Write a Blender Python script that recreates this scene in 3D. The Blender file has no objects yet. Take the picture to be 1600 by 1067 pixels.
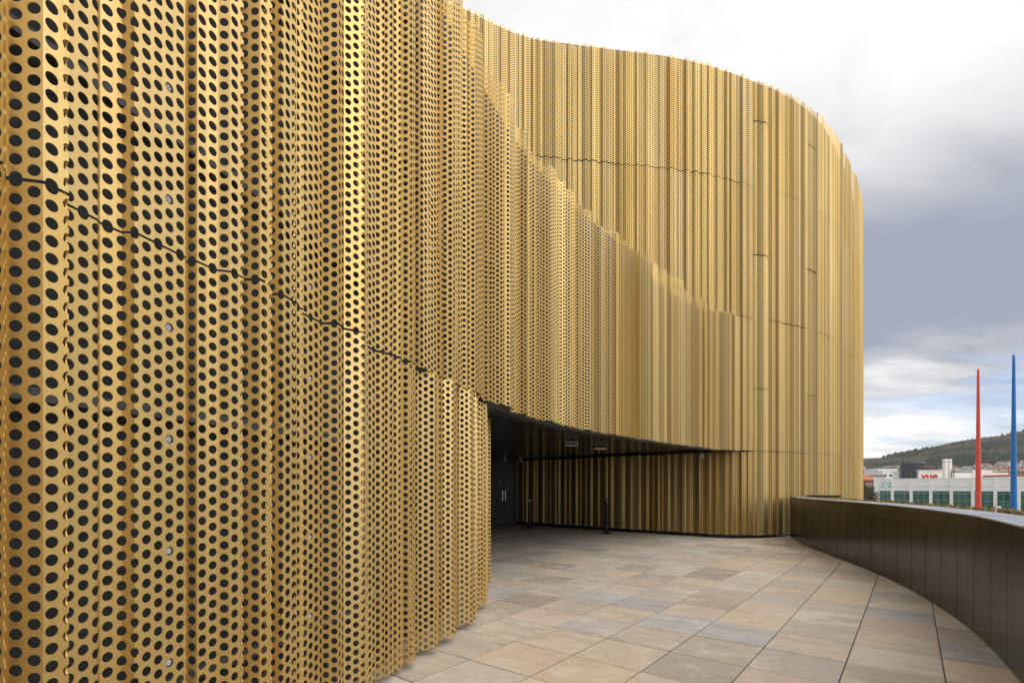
import bpy, bmesh, math, random
import numpy as np
from mathutils import Vector, Matrix
rad = math.radians
SC = bpy.context.scene
COL = SC.collection
random.seed(7)

# ------------------------------------------------------------------ camera, sky, sun, exposure
EYE = 1.45
cam_data = bpy.data.cameras.new("camera")
cam_data.lens = 36.0 * 794 / 1600
cam_data.sensor_width = 36.0
cam_data.shift_y = 226.5 / 1600
cam_data.clip_start = 0.05
cam_data.clip_end = 20000
cam = bpy.data.objects.new("camera", cam_data)
cam.location = (0, 0, EYE)
cam.rotation_euler = (rad(90), 0, 0)
COL.objects.link(cam)
SC.camera = cam

SUN_EL, SUN_AZ = 44.0, 120.0          # azimuth clockwise from +Y (view direction)
world = bpy.data.worlds.new("World")
SC.world = world
world.use_nodes = True


class NT:
    """small node-tree helper"""
    def __init__(self, tree):
        self.t = tree
        self.n = tree.nodes
        self.l = tree.links

    def node(self, typ, **kw):
        nd = self.n.new(typ)
        for k, v in kw.items():
            setattr(nd, k, v)
        return nd

    def put(self, sock, val):
        if hasattr(val, "is_output"):
            self.l.new(val, sock)
        elif val is not None:
            sock.default_value = val

    def math(self, op, a, b=None, c=None, clamp=False):
        nd = self.node("ShaderNodeMath", operation=op, use_clamp=clamp)
        self.put(nd.inputs[0], a)
        if b is not None:
            self.put(nd.inputs[1], b)
        if c is not None:
            self.put(nd.inputs[2], c)
        return nd.outputs[0]

    def noise(self, vec, scale, detail=4.0, rough=0.5, dist=0.0):
        nd = self.node("ShaderNodeTexNoise")
        self.put(nd.inputs["Vector"], vec)
        nd.inputs["Scale"].default_value = scale
        nd.inputs["Detail"].default_value = detail
        nd.inputs["Roughness"].default_value = rough
        nd.inputs["Distortion"].default_value = dist
        return nd.outputs["Fac"]

    def smooth(self, v, a, b, lo=0.0, hi=1.0):
        nd = self.node("ShaderNodeMapRange", interpolation_type="SMOOTHSTEP")
        self.put(nd.inputs["Value"], v)
        self.put(nd.inputs["From Min"], a)
        self.put(nd.inputs["From Max"], b)
        nd.inputs["To Min"].default_value = lo
        nd.inputs["To Max"].default_value = hi
        return nd.outputs["Result"]

    def ramp(self, fac, stops, interp="LINEAR"):
        nd = self.node("ShaderNodeValToRGB")
        cr = nd.color_ramp
        cr.interpolation = interp
        while len(cr.elements) < len(stops):
            cr.elements.new(0.5)
        for e, (p, c) in zip(cr.elements, stops):
            e.position = p
            e.color = (*c, 1) if len(c) == 3 else c
        self.put(nd.inputs["Fac"], fac)
        return nd.outputs["Color"]

    def mix(self, fac, a, b, blend="MIX"):
        nd = self.node("ShaderNodeMix", data_type="RGBA", blend_type=blend)
        self.put(nd.inputs[0], fac)
        self.put(nd.inputs[6], (*a, 1) if isinstance(a, tuple) and len(a) == 3 else a)
        self.put(nd.inputs[7], (*b, 1) if isinstance(b, tuple) and len(b) == 3 else b)
        return nd.outputs[2]

    def mapping(self, vec, scale=(1, 1, 1), loc=(0, 0, 0), rot=(0, 0, 0)):
        nd = self.node("ShaderNodeMapping")
        self.put(nd.inputs["Vector"], vec)
        nd.inputs["Scale"].default_value = scale
        nd.inputs["Location"].default_value = loc
        nd.inputs["Rotation"].default_value = rot
        return nd.outputs["Vector"]


def build_sky():
    w = NT(world.node_tree)
    bg = w.n["Background"]
    sky = w.node("ShaderNodeTexSky", sky_type="NISHITA", sun_disc=False)
    sky.sun_elevation = rad(SUN_EL)
    sky.sun_rotation = rad(SUN_AZ)
    sky.air_density = 1.2
    sky.dust_density = 1.5
    tc = w.node("ShaderNodeTexCoord")
    sep = w.node("ShaderNodeSeparateXYZ")
    w.l.new(tc.outputs["Generated"], sep.inputs[0])
    x, y, z = sep.outputs
    zc = w.math("ADD", w.math("MAXIMUM", z, 0.0), 0.16)
    cmb = w.node("ShaderNodeCombineXYZ")
    w.l.new(w.math("DIVIDE", x, zc), cmb.inputs[0])
    w.l.new(w.math("DIVIDE", y, zc), cmb.inputs[1])
    p = cmb.outputs[0]
    big = w.noise(w.mapping(p, (1, 1, 1), (3.1, 0.4, 0)), 0.42, 3, 0.45, 0.3)
    mid = w.noise(w.mapping(p, (0.8, 1.25, 1), (7.7, 2.2, 0), (0, 0, 0.5)), 1.05, 6, 0.55, 0.4)
    # brightness of the deck: brighter towards the zenith, as under any overcast, broken by big soft cloud masses
    zen = w.smooth(z, 0.16, 0.66)
    low = w.smooth(z, 0.16, 0.30, 1.0, 0.0)              # below about 15 degrees the deck breaks up
    b = w.math("MULTIPLY_ADD", w.math("SUBTRACT", big, 0.5), 1.5, 0.22)
    b = w.math("ADD", b, w.math("MULTIPLY", zen, 0.55))
    b = w.math("ADD", b, w.math("MULTIPLY", w.math("SUBTRACT", mid, 0.5), w.math("MULTIPLY_ADD", low, 1.6, 0.8)))
    b = w.math("ADD", b, w.math("MULTIPLY", w.smooth(z, 0.02, 0.22, 1.0, 0.0), 0.62))
    det = w.noise(w.mapping(p, (0.7, 1.3, 1), (1.7, 5.2, 0), (0, 0, 0.35)), 2.6, 7, 0.6, 0.6)
    b = w.math("ADD", b, w.math("MULTIPLY", w.math("SUBTRACT", det, 0.5), w.math("MULTIPLY_ADD", low, 0.7, 0.6)))
    # the heavy base of the deck just before it breaks up
    b = w.math("SUBTRACT", b, w.math("MULTIPLY", w.math("MULTIPLY", w.smooth(z, 0.18, 0.26), w.smooth(z, 0.30, 0.50, 1.0, 0.0)), 0.38))
    deck = w.ramp(b, [(0.0, (2.1, 2.3, 2.85)), (0.3, (3.15, 3.25, 3.55)), (0.62, (4.9, 4.9, 4.98)), (1.0, (6.9, 6.85, 6.8))])
    gap = w.math("MULTIPLY", low, w.smooth(mid, 0.42, 0.52, 1.0, 0.0))
    gap = w.math("MULTIPLY", gap, 0.26)
    skyc = w.mix(1.0, sky.outputs[0], (0.95, 1.25, 1.9), "MULTIPLY")
    colr = w.mix(gap, deck, skyc)
    w.l.new(colr, bg.inputs["Color"])
    bg.inputs["Strength"].default_value = 0.12


build_sky()
sd = bpy.data.lights.new("sun", "SUN")
sd.energy = 1.5
sd.angle = rad(75)
sd.color = (1.0, 0.95, 0.87)
sun = bpy.data.objects.new("sun", sd)
sdir = Vector((math.sin(rad(SUN_AZ)) * math.cos(rad(SUN_EL)), math.cos(rad(SUN_AZ)) * math.cos(rad(SUN_EL)), math.sin(rad(SUN_EL))))
sun.rotation_euler = sdir.to_track_quat("Z", "Y").to_euler()
sun.location = (10, -20, 30)
COL.objects.link(sun)
SC.view_settings.view_transform = "Standard"
SC.view_settings.look = "None"
SC.view_settings.exposure = 0.55
SC.view_settings.gamma = 1.0
SC.view_settings.use_curve_mapping = False
SC.render.engine = "CYCLES"
SC.cycles.max_bounces = 8
SC.cycles.diffuse_bounces = 4
SC.cycles.glossy_bounces = 5

# ------------------------------------------------------------------ object helpers
WORLD_LOC = {}


def place(o, parent=None, loc=(0, 0, 0), rotz=0.0):
    loc = Vector(loc)
    WORLD_LOC[o.name] = loc
    COL.objects.link(o)
    if parent is not None:
        o.parent = parent
        o.location = loc - WORLD_LOC[parent.name]
    else:
        o.location = loc
    if rotz:
        o.rotation_euler = (0, 0, rotz)
    return o


def thing(name, label, cat, loc=(0, 0, 0), group=None):
    o = bpy.data.objects.new(name, None)
    o.empty_display_size = 0.3
    place(o, None, loc)
    o["label"] = label
    o["category"] = cat
    if group:
        o["group"] = group
    return o


def tag(o, label, cat, group=None):
    o["label"] = label
    o["category"] = cat
    if group:
        o["group"] = group
    return o


def kind(o, k):
    o["kind"] = k
    return o


def mesh_obj(name, me, parent=None, loc=(0, 0, 0), rotz=0.0):
    return place(bpy.data.objects.new(name, me), parent, loc, rotz)


class MB:
    """collects boxes, prisms and tubes in world coordinates; build() links them as ONE mesh object"""
    def __init__(self):
        self.v, self.f, self.mi = [], [], []

    def poly(self, vs, fs, mi=0):
        k = len(self.v)
        self.v += [tuple(p) for p in vs]
        self.f += [[i + k for i in f] for f in fs]
        self.mi += [mi] * len(fs)
        return self

    def box(self, x0, x1, y0, y1, z0, z1, mi=0, M=None):
        vs = [Vector(p) for p in ((x0, y0, z0), (x1, y0, z0), (x1, y1, z0), (x0, y1, z0), (x0, y0, z1), (x1, y0, z1), (x1, y1, z1), (x0, y1, z1))]
        if M is not None:
            vs = [M @ p for p in vs]
        return self.poly(vs, [(0, 3, 2, 1), (4, 5, 6, 7), (0, 1, 5, 4), (1, 2, 6, 5), (2, 3, 7, 6), (3, 0, 4, 7)], mi)

    def lathe(self, prof, n=20, c=(0, 0, 0), mi=0):
        vs, fs = [], []
        for r, z in prof:
            for k in range(n):
                a = 2 * math.pi * k / n
                vs.append((c[0] + r * math.cos(a), c[1] + r * math.sin(a), c[2] + z))
        for j in range(len(prof) - 1):
            for k in range(n):
                k2 = (k + 1) % n
                fs.append((j * n + k, j * n + k2, (j + 1) * n + k2, (j + 1) * n + k))
        fs.append(tuple(range(n))[::-1])
        fs.append(tuple((len(prof) - 1) * n + k for k in range(n)))
        return self.poly(vs, fs, mi)

    def strip_prism(self, inner, outer, z0, z1, mi=0):
        """closed prism between two plan polylines"""
        ring = list(inner) + list(outer)[::-1]
        n, m = len(ring), len(inner)
        vs = [(p[0], p[1], z0) for p in ring] + [(p[0], p[1], z1) for p in ring]
        fs = [(i, (i + 1) % n, n + (i + 1) % n, n + i) for i in range(n)]
        for i in range(m - 1):
            j = n - 1 - i
            fs.append((n + i, n + i + 1, n + j - 1, n + j))
            fs.append((i + 1, i, j, j - 1))
        return self.poly(vs, fs, mi)

    def build(self, name, mats, parent=None, loc=(0, 0, 0), smooth=False, bevel=0.0):
        loc = Vector(loc)
        me = bpy.data.meshes.new(name)
        me.from_pydata([tuple(Vector(p) - loc) for p in self.v], [], self.f)
        mats = mats if isinstance(mats, (list, tuple)) else [mats]
        for m in mats:
            me.materials.append(m)
        me.polygons.foreach_set("material_index", self.mi)
        if smooth or bevel:
            bm = bmesh.new()
            bm.from_mesh(me)
            bmesh.ops.recalc_face_normals(bm, faces=bm.faces)
            if bevel:
                bmesh.ops.bevel(bm, geom=[e for e in bm.edges if e.is_manifold and e.calc_face_angle(0) > 0.5], offset=bevel, segments=1, affect="EDGES")
            bm.to_mesh(me)
            bm.free()
        me.update()
        if smooth:
            me.shade_smooth()
            me.set_sharp_from_angle(angle=rad(35))
        return mesh_obj(name, me, parent, loc)


def material(name, rough=0.6, metal=0.0, spec=0.5):
    m = bpy.data.materials.new(name)
    m.use_nodes = True
    t = NT(m.node_tree)
    bs = t.n["Principled BSDF"]
    bs.inputs["Roughness"].default_value = rough
    bs.inputs["Metallic"].default_value = metal
    bs.inputs["Specular IOR Level"].default_value = spec
    return m, t, bs


def plain(name, color, rough=0.6, metal=0.0, spec=0.5, var=0.25, scale=6.0):
    m, t, bs = material(name, rough, metal, spec)
    tc = t.node("ShaderNodeTexCoord")
    nz = t.noise(tc.outputs["Object"], scale, 6, 0.6)
    dark = tuple(c * (1 - var) for c in color)
    lite = tuple(min(1, c * (1 + var)) for c in color)
    t.l.new(t.ramp(nz, [(0.3, dark), (0.7, lite)]), bs.inputs["Base Color"])
    t.l.new(t.smooth(nz, 0.2, 0.8, max(0.02, rough - 0.08), min(1, rough + 0.08)), bs.inputs["Roughness"])
    return m


# ------------------------------------------------------------------ materials of the arena
def mat_gold():
    m, t, bs = material("anodised_gold", 0.5, 0.88)
    oi = t.node("ShaderNodeObjectInfo")
    geo = t.node("ShaderNodeNewGeometry")
    tone = t.ramp(oi.outputs["Random"], [(0.0, (0.67, 0.46, 0.165)), (0.3, (0.71, 0.52, 0.21)), (0.55, (0.75, 0.56, 0.245)),
                                         (0.8, (0.69, 0.51, 0.225)), (1.0, (0.73, 0.50, 0.20))])
    cl = t.noise(t.mapping(geo.outputs["Position"], (1, 1, 0.16)), 2.2, 5, 0.6)
    col = t.mix(t.smooth(cl, 0.3, 0.75, 0.0, 0.26), tone, (0.64, 0.46, 0.18))
    fine = t.noise(t.mapping(geo.outputs["Position"], (14, 14, 1.1)), 5.0, 4, 0.65)
    col = t.mix(t.smooth(fine, 0.45, 0.8, 0.0, 0.34), col, (0.50, 0.34, 0.14))
    t.l.new(col, bs.inputs["Base Color"])
    r = t.math("ADD", t.smooth(cl, 0.3, 0.7, 0.46, 0.54), t.smooth(fine, 0.3, 0.8, 0.0, 0.08))
    t.l.new(r, bs.inputs["Roughness"])
    return m


def mat_bronze(name="dark_bronze", base=(0.022, 0.021, 0.018)):
    m, t, bs = material(name, 0.22, 0.45, 0.6)
    oi = t.node("ShaderNodeObjectInfo")
    geo = t.node("ShaderNodeNewGeometry")
    nz = t.noise(t.mapping(geo.outputs["Position"], (1, 1, 0.4)), 3.0, 5, 0.6)
    col = t.ramp(oi.outputs["Random"], [(0, tuple(c * 0.82 for c in base)), (1, tuple(c * 1.2 for c in base))])
    col = t.mix(t.smooth(nz, 0.35, 0.75, 0, 0.12), col, tuple(c * 1.25 for c in base))
    t.l.new(col, bs.inputs["Base Color"])
    t.l.new(t.smooth(nz, 0.2, 0.8, 0.20, 0.26), bs.inputs["Roughness"])
    return m


def mat_stone(name, ramp_stops, streak=(0.36, 0.32, 0.285), amount=0.75):
    m, t, bs = material(name, 0.75, 0.0, 0.35)
    oi = t.node("ShaderNodeObjectInfo")
    tc = t.node("ShaderNodeTexCoord")
    rnd = oi.outputs["Random"]
    off = t.node("ShaderNodeCombineXYZ")
    t.l.new(t.math("MULTIPLY", rnd, 41.0), off.inputs[0])
    t.l.new(t.math("MULTIPLY", rnd, 97.0), off.inputs[1])
    add = t.node("ShaderNodeVectorMath", operation="ADD")
    t.l.new(tc.outputs["Object"], add.inputs[0])
    t.l.new(off.outputs[0], add.inputs[1])
    v = add.outputs[0]
    base = t.ramp(rnd, ramp_stops)
    # sedimentary bands: drawn out along the local y axis and bent by a slow warp
    band = t.noise(t.mapping(v, (2.7, 0.75, 1)), 1.6, 6, 0.6, 1.3)
    col = t.mix(t.smooth(band, 0.46, 0.66, 0, amount), base, streak)
    # a second random number per slab sends some slabs towards pink and some towards grey
    r2 = t.math("FRACT", t.math("MULTIPLY", rnd, 7.31))
    col = t.mix(t.smooth(r2, 0.72, 0.95, 0, 0.55), col, (0.56, 0.445, 0.37))
    col = t.mix(t.smooth(r2, 0.28, 0.05, 0, 0.55), col, (0.43, 0.405, 0.38))
    mott = t.noise(v, 7.0, 6, 0.7, 0.8)
    col = t.mix(t.smooth(mott, 0.5, 0.72, 0, 0.5), col, (0.34, 0.30, 0.265))
    col = t.mix(t.smooth(mott, 0.48, 0.3, 0, 0.35), col, (0.66, 0.60, 0.53))
    blotch = t.noise(v, 2.3, 4, 0.6, 0.6)
    col = t.mix(t.smooth(blotch, 0.52, 0.72, 0, 0.5), col, (0.64, 0.575, 0.495))
    rust = t.noise(t.mapping(v, (2.0, 0.8, 1), (13, 5, 0)), 1.6, 6, 0.6, 1.2)
    col = t.mix(t.smooth(rust, 0.64, 0.78, 0, 0.4), col, (0.50, 0.30, 0.17))
    grit = t.noise(v, 160, 3, 0.7)
    col = t.mix(t.smooth(grit, 0.35, 0.75, 0.16, 0.0), col, (0.10, 0.085, 0.07))
    # dirt and algae gathered towards the joints and a few dark spots
    geo = t.node("ShaderNodeNewGeometry")
    dirt = t.noise(geo.outputs["Position"], 0.9, 5, 0.65, 0.4)
    col = t.mix(t.smooth(dirt, 0.48, 0.72, 0, 0.22), col, (0.25, 0.225, 0.20))
    spot = t.noise(geo.outputs["Position"], 9.0, 2, 0.5)
    col = t.mix(t.smooth(spot, 0.73, 0.78, 0, 0.45), col, (0.13, 0.115, 0.10))
    t.l.new(col, bs.inputs["Base Color"])
    bump = t.node("ShaderNodeBump")
    bump.inputs["Strength"].default_value = 0.25
    bump.inputs["Distance"].default_value = 0.004
    t.l.new(t.math("ADD", t.math("MULTIPLY", grit, 0.4), t.math("MULTIPLY", band, 1.2)), bump.inputs["Height"])
    t.l.new(bump.outputs[0], bs.inputs["Normal"])
    t.l.new(t.smooth(blotch, 0.3, 0.7, 0.55, 0.8), bs.inputs["Roughness"])
    return m


GOLD = mat_gold()
BRONZE = mat_bronze()
STONE = mat_stone("sandstone_buff", [(0.0, (0.38, 0.335, 0.285)), (0.2, (0.56, 0.495, 0.415)), (0.4, (0.46, 0.405, 0.345)), (0.6, (0.64, 0.575, 0.49)), (0.8, (0.50, 0.425, 0.345)), (1.0, (0.60, 0.495, 0.385))])
STONE_GREY = mat_stone("sandstone_blue_grey", [(0.0, (0.38, 0.37, 0.375)), (1.0, (0.46, 0.45, 0.445))], (0.27, 0.27, 0.285), 0.6)
STONE_TAN = mat_stone("sandstone_tan", [(0.0, (0.53, 0.43, 0.315)), (1.0, (0.57, 0.475, 0.365))], (0.47, 0.35, 0.25), 0.4)
STONE_BROWN = mat_stone("sandstone_brown", [(0.0, (0.36, 0.31, 0.26)), (1.0, (0.42, 0.365, 0.305))], (0.29, 0.255, 0.22), 0.6)
GROUT = plain("joint_grit", (0.06, 0.052, 0.045), 0.95)
BACKING = plain("black_backing", (0.014, 0.014, 0.013), 0.85)
MEMBRANE = plain("grey_membrane", (0.036, 0.039, 0.039), 0.7, var=0.3, scale=1.5)
SOFFIT = plain("soffit_black_metal", (0.045, 0.047, 0.046), 0.18, 0.5, var=0.3, scale=2)
DOOR = plain("door_grey", (0.075, 0.08, 0.08), 0.5, var=0.1)
BLACK = plain("black_metal", (0.012, 0.012, 0.013), 0.35)
CHROME_DULL = plain("galvanised_steel", (0.16, 0.165, 0.17), 0.55, 0.6)
CHROME = plain("brushed_steel", (0.55, 0.55, 0.55), 0.25, 1.0, var=0.05)
WHITE = plain("white_paint", (0.78, 0.77, 0.74), 0.5, var=0.04)
ROOFDARK = plain("roof_membrane", (0.10, 0.10, 0.105), 0.9)

# ------------------------------------------------------------------ plan curves (metres, camera at the origin looking along +Y)
F_PTS = [(-3.12, -3.2), (-2.52, -1.5), (-2.06, 0.0), (-1.81, 0.9), (-1.635, 1.55), (-1.525, 1.95), (-1.35, 2.45), (-1.17, 3.0), (-0.86, 4.2), (-0.47, 5.5),
         (0.13, 7.05), (0.80, 8.3), (1.94, 9.83), (3.74, 11.85), (4.95, 13.15), (5.6, 13.7), (6.3, 14.08)]
TR_PTS = [(6.3, 14.08), (7.0, 14.36), (7.65, 14.6), (8.3, 14.93), (8.9, 15.27), (9.6, 15.75), (10.3, 16.33), (10.95, 16.98), (11.8, 17.9), (13.0, 19.15),
          (14.5, 21.15), (15.9, 23.3), (16.8, 25.4), (17.0, 28.0), (16.2, 31.0)]
TL_PTS = [(-3.2, 11.1), (-1.19, 12.09), (-0.4, 12.52), (0.3, 12.86), (0.9, 13.02), (1.6, 13.11), (2.68, 13.27), (4.0, 13.45), (4.9, 13.64), (5.6, 13.84), (6.3, 14.08)]
L_PTS = [(-0.86, 4.2), (-0.61, 5.0), (-0.48, 5.6), (-0.435, 6.3), (-0.43, 7.0), (-0.52, 7.7), (-0.82, 8.3), (-1.35, 8.75), (-2.1, 9.1)]
G_PTS = [(0.18, 19.5), (1.1, 18.8), (2.1, 17.85), (3.2, 16.7), (4.2, 15.85), (5.0, 15.15), (5.6, 14.62), (6.0, 14.36), (6.4, 14.24), (6.9, 14.32)]
PARA_PTS = [(7.98, 14.62), (7.75, 13.9), (7.3, 12.86), (6.98, 11.8), (6.72, 10.8), (6.43, 9.75), (6.1, 8.6), (5.9, 8.0), (5.48, 6.89), (4.88, 5.61), (4.45, 4.83), (3.98, 4.1),
            (3.35, 3.2), (2.7, 2.35), (1.9, 1.4), (1.0, 0.4), (0.0, -0.6), (-1.2, -1.7)]
HS = 2.44              # height of the first seam and of the passage soffit
H2, H3, H4 = 6.15, 9.85, 12.84
F_TOP = 6.30


class Path:
    def __init__(self, pts, smooth=6):
        p = np.array(pts, float)
        q = []
        n = len(p)
        for i in range(n - 1):
            p0, p1, p2, p3 = p[max(i - 1, 0)], p[i], p[i + 1], p[min(i + 2, n - 1)]
            for t in np.linspace(0, 1, 12, endpoint=False):
                q.append(0.5 * ((2 * p1) + (-p0 + p2) * t + (2 * p0 - 5 * p1 + 4 * p2 - p3) * t * t + (-p0 + 3 * p1 - 3 * p2 + p3) * t ** 3))
        q.append(p[-1])
        q = np.array(q)
        for _ in range(smooth):
            q[1:-1] = 0.25 * q[:-2] + 0.5 * q[1:-1] + 0.25 * q[2:]
        d = np.linalg.norm(np.diff(q, axis=0), axis=1)
        s = np.concatenate([[0], np.cumsum(d)])
        self.len = s[-1]
        self.S = np.arange(0, self.len, 0.02)
        self.P = np.stack([np.interp(self.S, s, q[:, 0]), np.interp(self.S, s, q[:, 1])], 1)
        T = np.gradient(self.P, axis=0)
        k = np.ones(15) / 15
        T = np.stack([np.convolve(np.pad(T[:, i], 7, mode="edge"), k, "valid") for i in (0, 1)], 1)
        self.T = T / np.linalg.norm(T, axis=1)[:, None]
        self.N = np.stack([self.T[:, 1], -self.T[:, 0]], 1)     # outside = right-hand side of travel

    def at(self, s, n=0.0):
        x = [np.interp(s, self.S, self.P[:, i]) + n * np.interp(s, self.S, self.N[:, i]) for i in (0, 1)]
        return np.array(x)

    def line(self, n=0.0, step=0.2, s0=0.0, s1=None):
        s1 = self.len if s1 is None else s1
        k = max(2, int((s1 - s0) / step) + 1)
        return [tuple(self.at(s, n)) for s in np.linspace(s0, s1, k)]

    def s_near(self, x, y):
        return self.S[int(np.argmin((self.P[:, 0] - x) ** 2 + (self.P[:, 1] - y) ** 2))]


PF, PTR, PTL, PL, PG, PP = [Path(p) for p in (F_PTS, TR_PTS, TL_PTS, L_PTS, G_PTS, PARA_PTS)]

# ------------------------------------------------------------------ perforated folded gold panels
CW, RH, HR = 0.025, 0.029, 0.0192        # half column, half row, hole radius (50 x 58 mm staggered pitch)
DEPTH = 0.15


def fold_profile(length, rng, start=(), depth=DEPTH, s_start=0.0, fine=False, n0=0.03, end_n=None):
    """folded section: list of (s, n, half columns) along a wall of the given length"""
    pts = [(0.0, n0, 0)]
    s, n, last = 0.0, n0, "flat"
    todo = list(start)
    while s < length:
        if todo and s >= s_start:
            k, ang = todo.pop(0)
            typ = "rise" if ang > 30 else "fall" if ang < -30 else "flat"
        else:
            if last in ("rise", "fall"):
                typ = "flat" if rng.random() < 0.86 else ("fall" if last == "rise" else "rise")
            elif n > depth * 0.62:
                typ = "fall"
            elif n < depth * 0.3:
                typ = "rise"
            else:
                typ = rng.choice(["rise", "fall"])
            if typ == "rise":
                k, ang = (rng.choice([2, 2, 3, 3, 4]), rng.uniform(36, 68)) if fine else (rng.choice([2, 3, 4, 4, 5]), rng.uniform(56, 82))
            elif typ == "fall":
                k, ang = (rng.choice([2, 2, 3, 3, 4]), -rng.uniform(36, 68)) if fine else (rng.choice([2, 3, 4, 4, 5]), -rng.uniform(54, 84))
            else:
                k, ang = rng.choice([2, 3, 3, 4, 4, 5] if fine else [2, 3, 3, 4, 5, 6, 8]), rng.uniform(-16, 16) if fine else rng.uniform(-30, 12)
        n2 = n + k * CW * math.sin(rad(ang))
        if n2 > depth or n2 < 0:
            n2 = min(max(n2, 0.0), depth)
            ang = math.degrees(math.asin(max(-0.985, min(0.985, (n2 - n) / (k * CW)))))
        s += k * CW * math.cos(rad(ang))
        n = n2
        last = typ
        pts.append((s, n, k))
    if end_n is not None:
        while len(pts) > 2 and pts[-2][0] > length - 0.06:
            pts.pop()
        pts[-1] = (length, end_n, pts[-1][2])
    return pts


def cut_panels(prof, rng):
    """group facets into panels of about twelve to eighteen hole columns"""
    out, cur, cnt, want = [], [0], 0, rng.randint(24, 34)
    for i in range(1, len(prof)):
        cur.append(i)
        cnt += prof[i][2]
        if cnt >= want:
            out.append(cur)
            cur, cnt, want = [i], 0, rng.randint(24, 34)
    if cnt > 6:
        out.append(cur)
    elif out and len(cur) > 1:
        out[-1] += cur[1:]
    return out


def quarter_template(nq):
    """one quarter of a hole cell, corner at (1,1) of (half column, half row); returns verts and fan triangles"""
    v = [(CW, RH), (0.0, RH)]
    for k in range(nq + 1):
        a = math.pi / 2 - (math.pi / 2) * k / nq
        v.append((HR * math.cos(a), HR * math.sin(a)))
    v.append((CW, 0.0))
    tris = [(0, i, i + 1) for i in range(1, len(v) - 1)]
    return np.array(v), np.array(tris)


def panel_mesh(name, path, prof, idx, height, nq, rim):
    """perforated sheet following the folds prof[idx]; local origin at the first fold, z from 0 to height"""
    tv, tt = quarter_template(nq)
    nv = len(tv)
    org = path.at(prof[idx[0]][0], prof[idx[0]][1])
    rows = max(2, int(round(height / RH)))
    V, F = [], []
    base = 0
    hc = 0
    jj = np.arange(rows)
    for a, b in zip(idx[:-1], idx[1:]):
        p0 = path.at(prof[a][0], prof[a][1]) - org
        p1 = path.at(prof[b][0], prof[b][1]) - org
        k = prof[b][2]
        d = (p1 - p0) / (k * CW)                      # plan vector per metre of sheet
        dn = d / max(np.linalg.norm(d), 1e-6)
        nrm = np.array([dn[1], -dn[0]])
        for h in range(k):
            right = hc % 2                            # right half of its hole column or left half
            colodd = (hc // 2) % 2
            hc += 1
            u = tv[:, 0] if right else CW - tv[:, 0]
            u = u + h * CW
            up = ((jj + colodd) % 2).astype(bool)     # upper half of its hole or lower half
            zz = np.where(up[:, None], tv[None, :, 1], RH - tv[None, :, 1]) + jj[:, None] * RH
            xy = p0[None, :] + u[:, None] * d[None, :]
            P = np.empty((rows, nv, 3))
            P[:, :, 0] = xy[None, :, 0]
            P[:, :, 1] = xy[None, :, 1]
            P[:, :, 2] = zz
            V.append(P.reshape(-1, 3))
            tri = tt[None, :, :] + (jj * nv)[:, None, None] + base
            flip = (up ^ bool(right))
            tri = np.where(flip[:, None, None], tri[:, :, ::-1], tri)
            F.append(tri.reshape(-1, 3))
            base += rows * nv
            if rim:
                nr = nq + 1
                R = P[:, 2:2 + nr, :].copy()
                R[:, :, 0] -= nrm[0] * rim
                R[:, :, 1] -= nrm[1] * rim
                V.append(R.reshape(-1, 3))
                src = base - rows * nv + (jj * nv)[:, None] + 2 + np.arange(nr)[None, :]
                dst = base + (jj * nr)[:, None] + np.arange(nr)[None, :]
                q1 = np.stack([src[:, :-1], src[:, 1:], dst[:, 1:]], -1).reshape(-1, 3)
                q2 = np.stack([src[:, :-1], dst[:, 1:], dst[:, :-1]], -1).reshape(-1, 3)
                F += [q1, q2]
                base += rows * nr
    V = np.concatenate(V).astype(np.float32)
    F = np.concatenate(F).astype(np.int32)
    me = bpy.data.meshes.new(name)
    me.vertices.add(len(V))
    me.vertices.foreach_set("co", V.ravel())
    me.loops.add(F.size)
    me.loops.foreach_set("vertex_index", F.ravel())
    me.polygons.add(len(F))
    me.polygons.foreach_set("loop_start", np.arange(0, F.size, 3, dtype=np.int32))
    me.materials.append(GOLD)
    me.update(calc_edges=True)
    me.shade_flat()
    return me, org


ARENA = thing("arena_building", "gold perforated arena with a curved lower wing in front of a taller drum", "building", (3.0, 12.0, 0.0))
GAP = 0.006
GAP_FAR = 0.024


def screen(path, prof, panels, z0, z1, nq, rim, rng, cond=None, split=None):
    """hang every panel of one tier between heights z0 and z1"""
    cache = {}
    for pi, idx in enumerate(panels):
        mid = path.at(0.5 * (prof[idx[0]][0] + prof[idx[-1]][0]))
        if cond and not cond(mid):
            continue
        spans = [(z0, z1)]
        if split:
            spans = split(pi, mid, z0, z1) or spans
        for a, b in spans:
            me, org = panel_mesh("perforated_panel", path, prof, idx, b - a - GAP, nq, rim)
            jit = rng.uniform(-0.005, 0.005)
            mesh_obj("perforated_panel", me, ARENA, (org[0], org[1], a + GAP * 0.5 + jit))


def shared_tiers(path, prof, panels, spans, nq, rng, cond=None, split=None):
    """tiers of equal height share one mesh per panel"""
    for pi, idx in enumerate(panels):
        mid = path.at(0.5 * (prof[idx[0]][0] + prof[idx[-1]][0]))
        if cond and not cond(mid):
            continue
        done = {}
        use = spans
        if split and 6.95 < mid[0] < 9.3 and pi % 4 == 1:
            use = split
        for a, b in use:
            key = round((b - a) / RH)
            if key not in done:
                done[key] = panel_mesh("perforated_panel", path, prof, idx, b - a - GAP_FAR, nq, 0)
            me, org = done[key]
            mesh_obj("perforated_panel", me, ARENA, (org[0], org[1], a + GAP_FAR * 0.5 + rng.uniform(-0.006, 0.006)))


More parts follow.
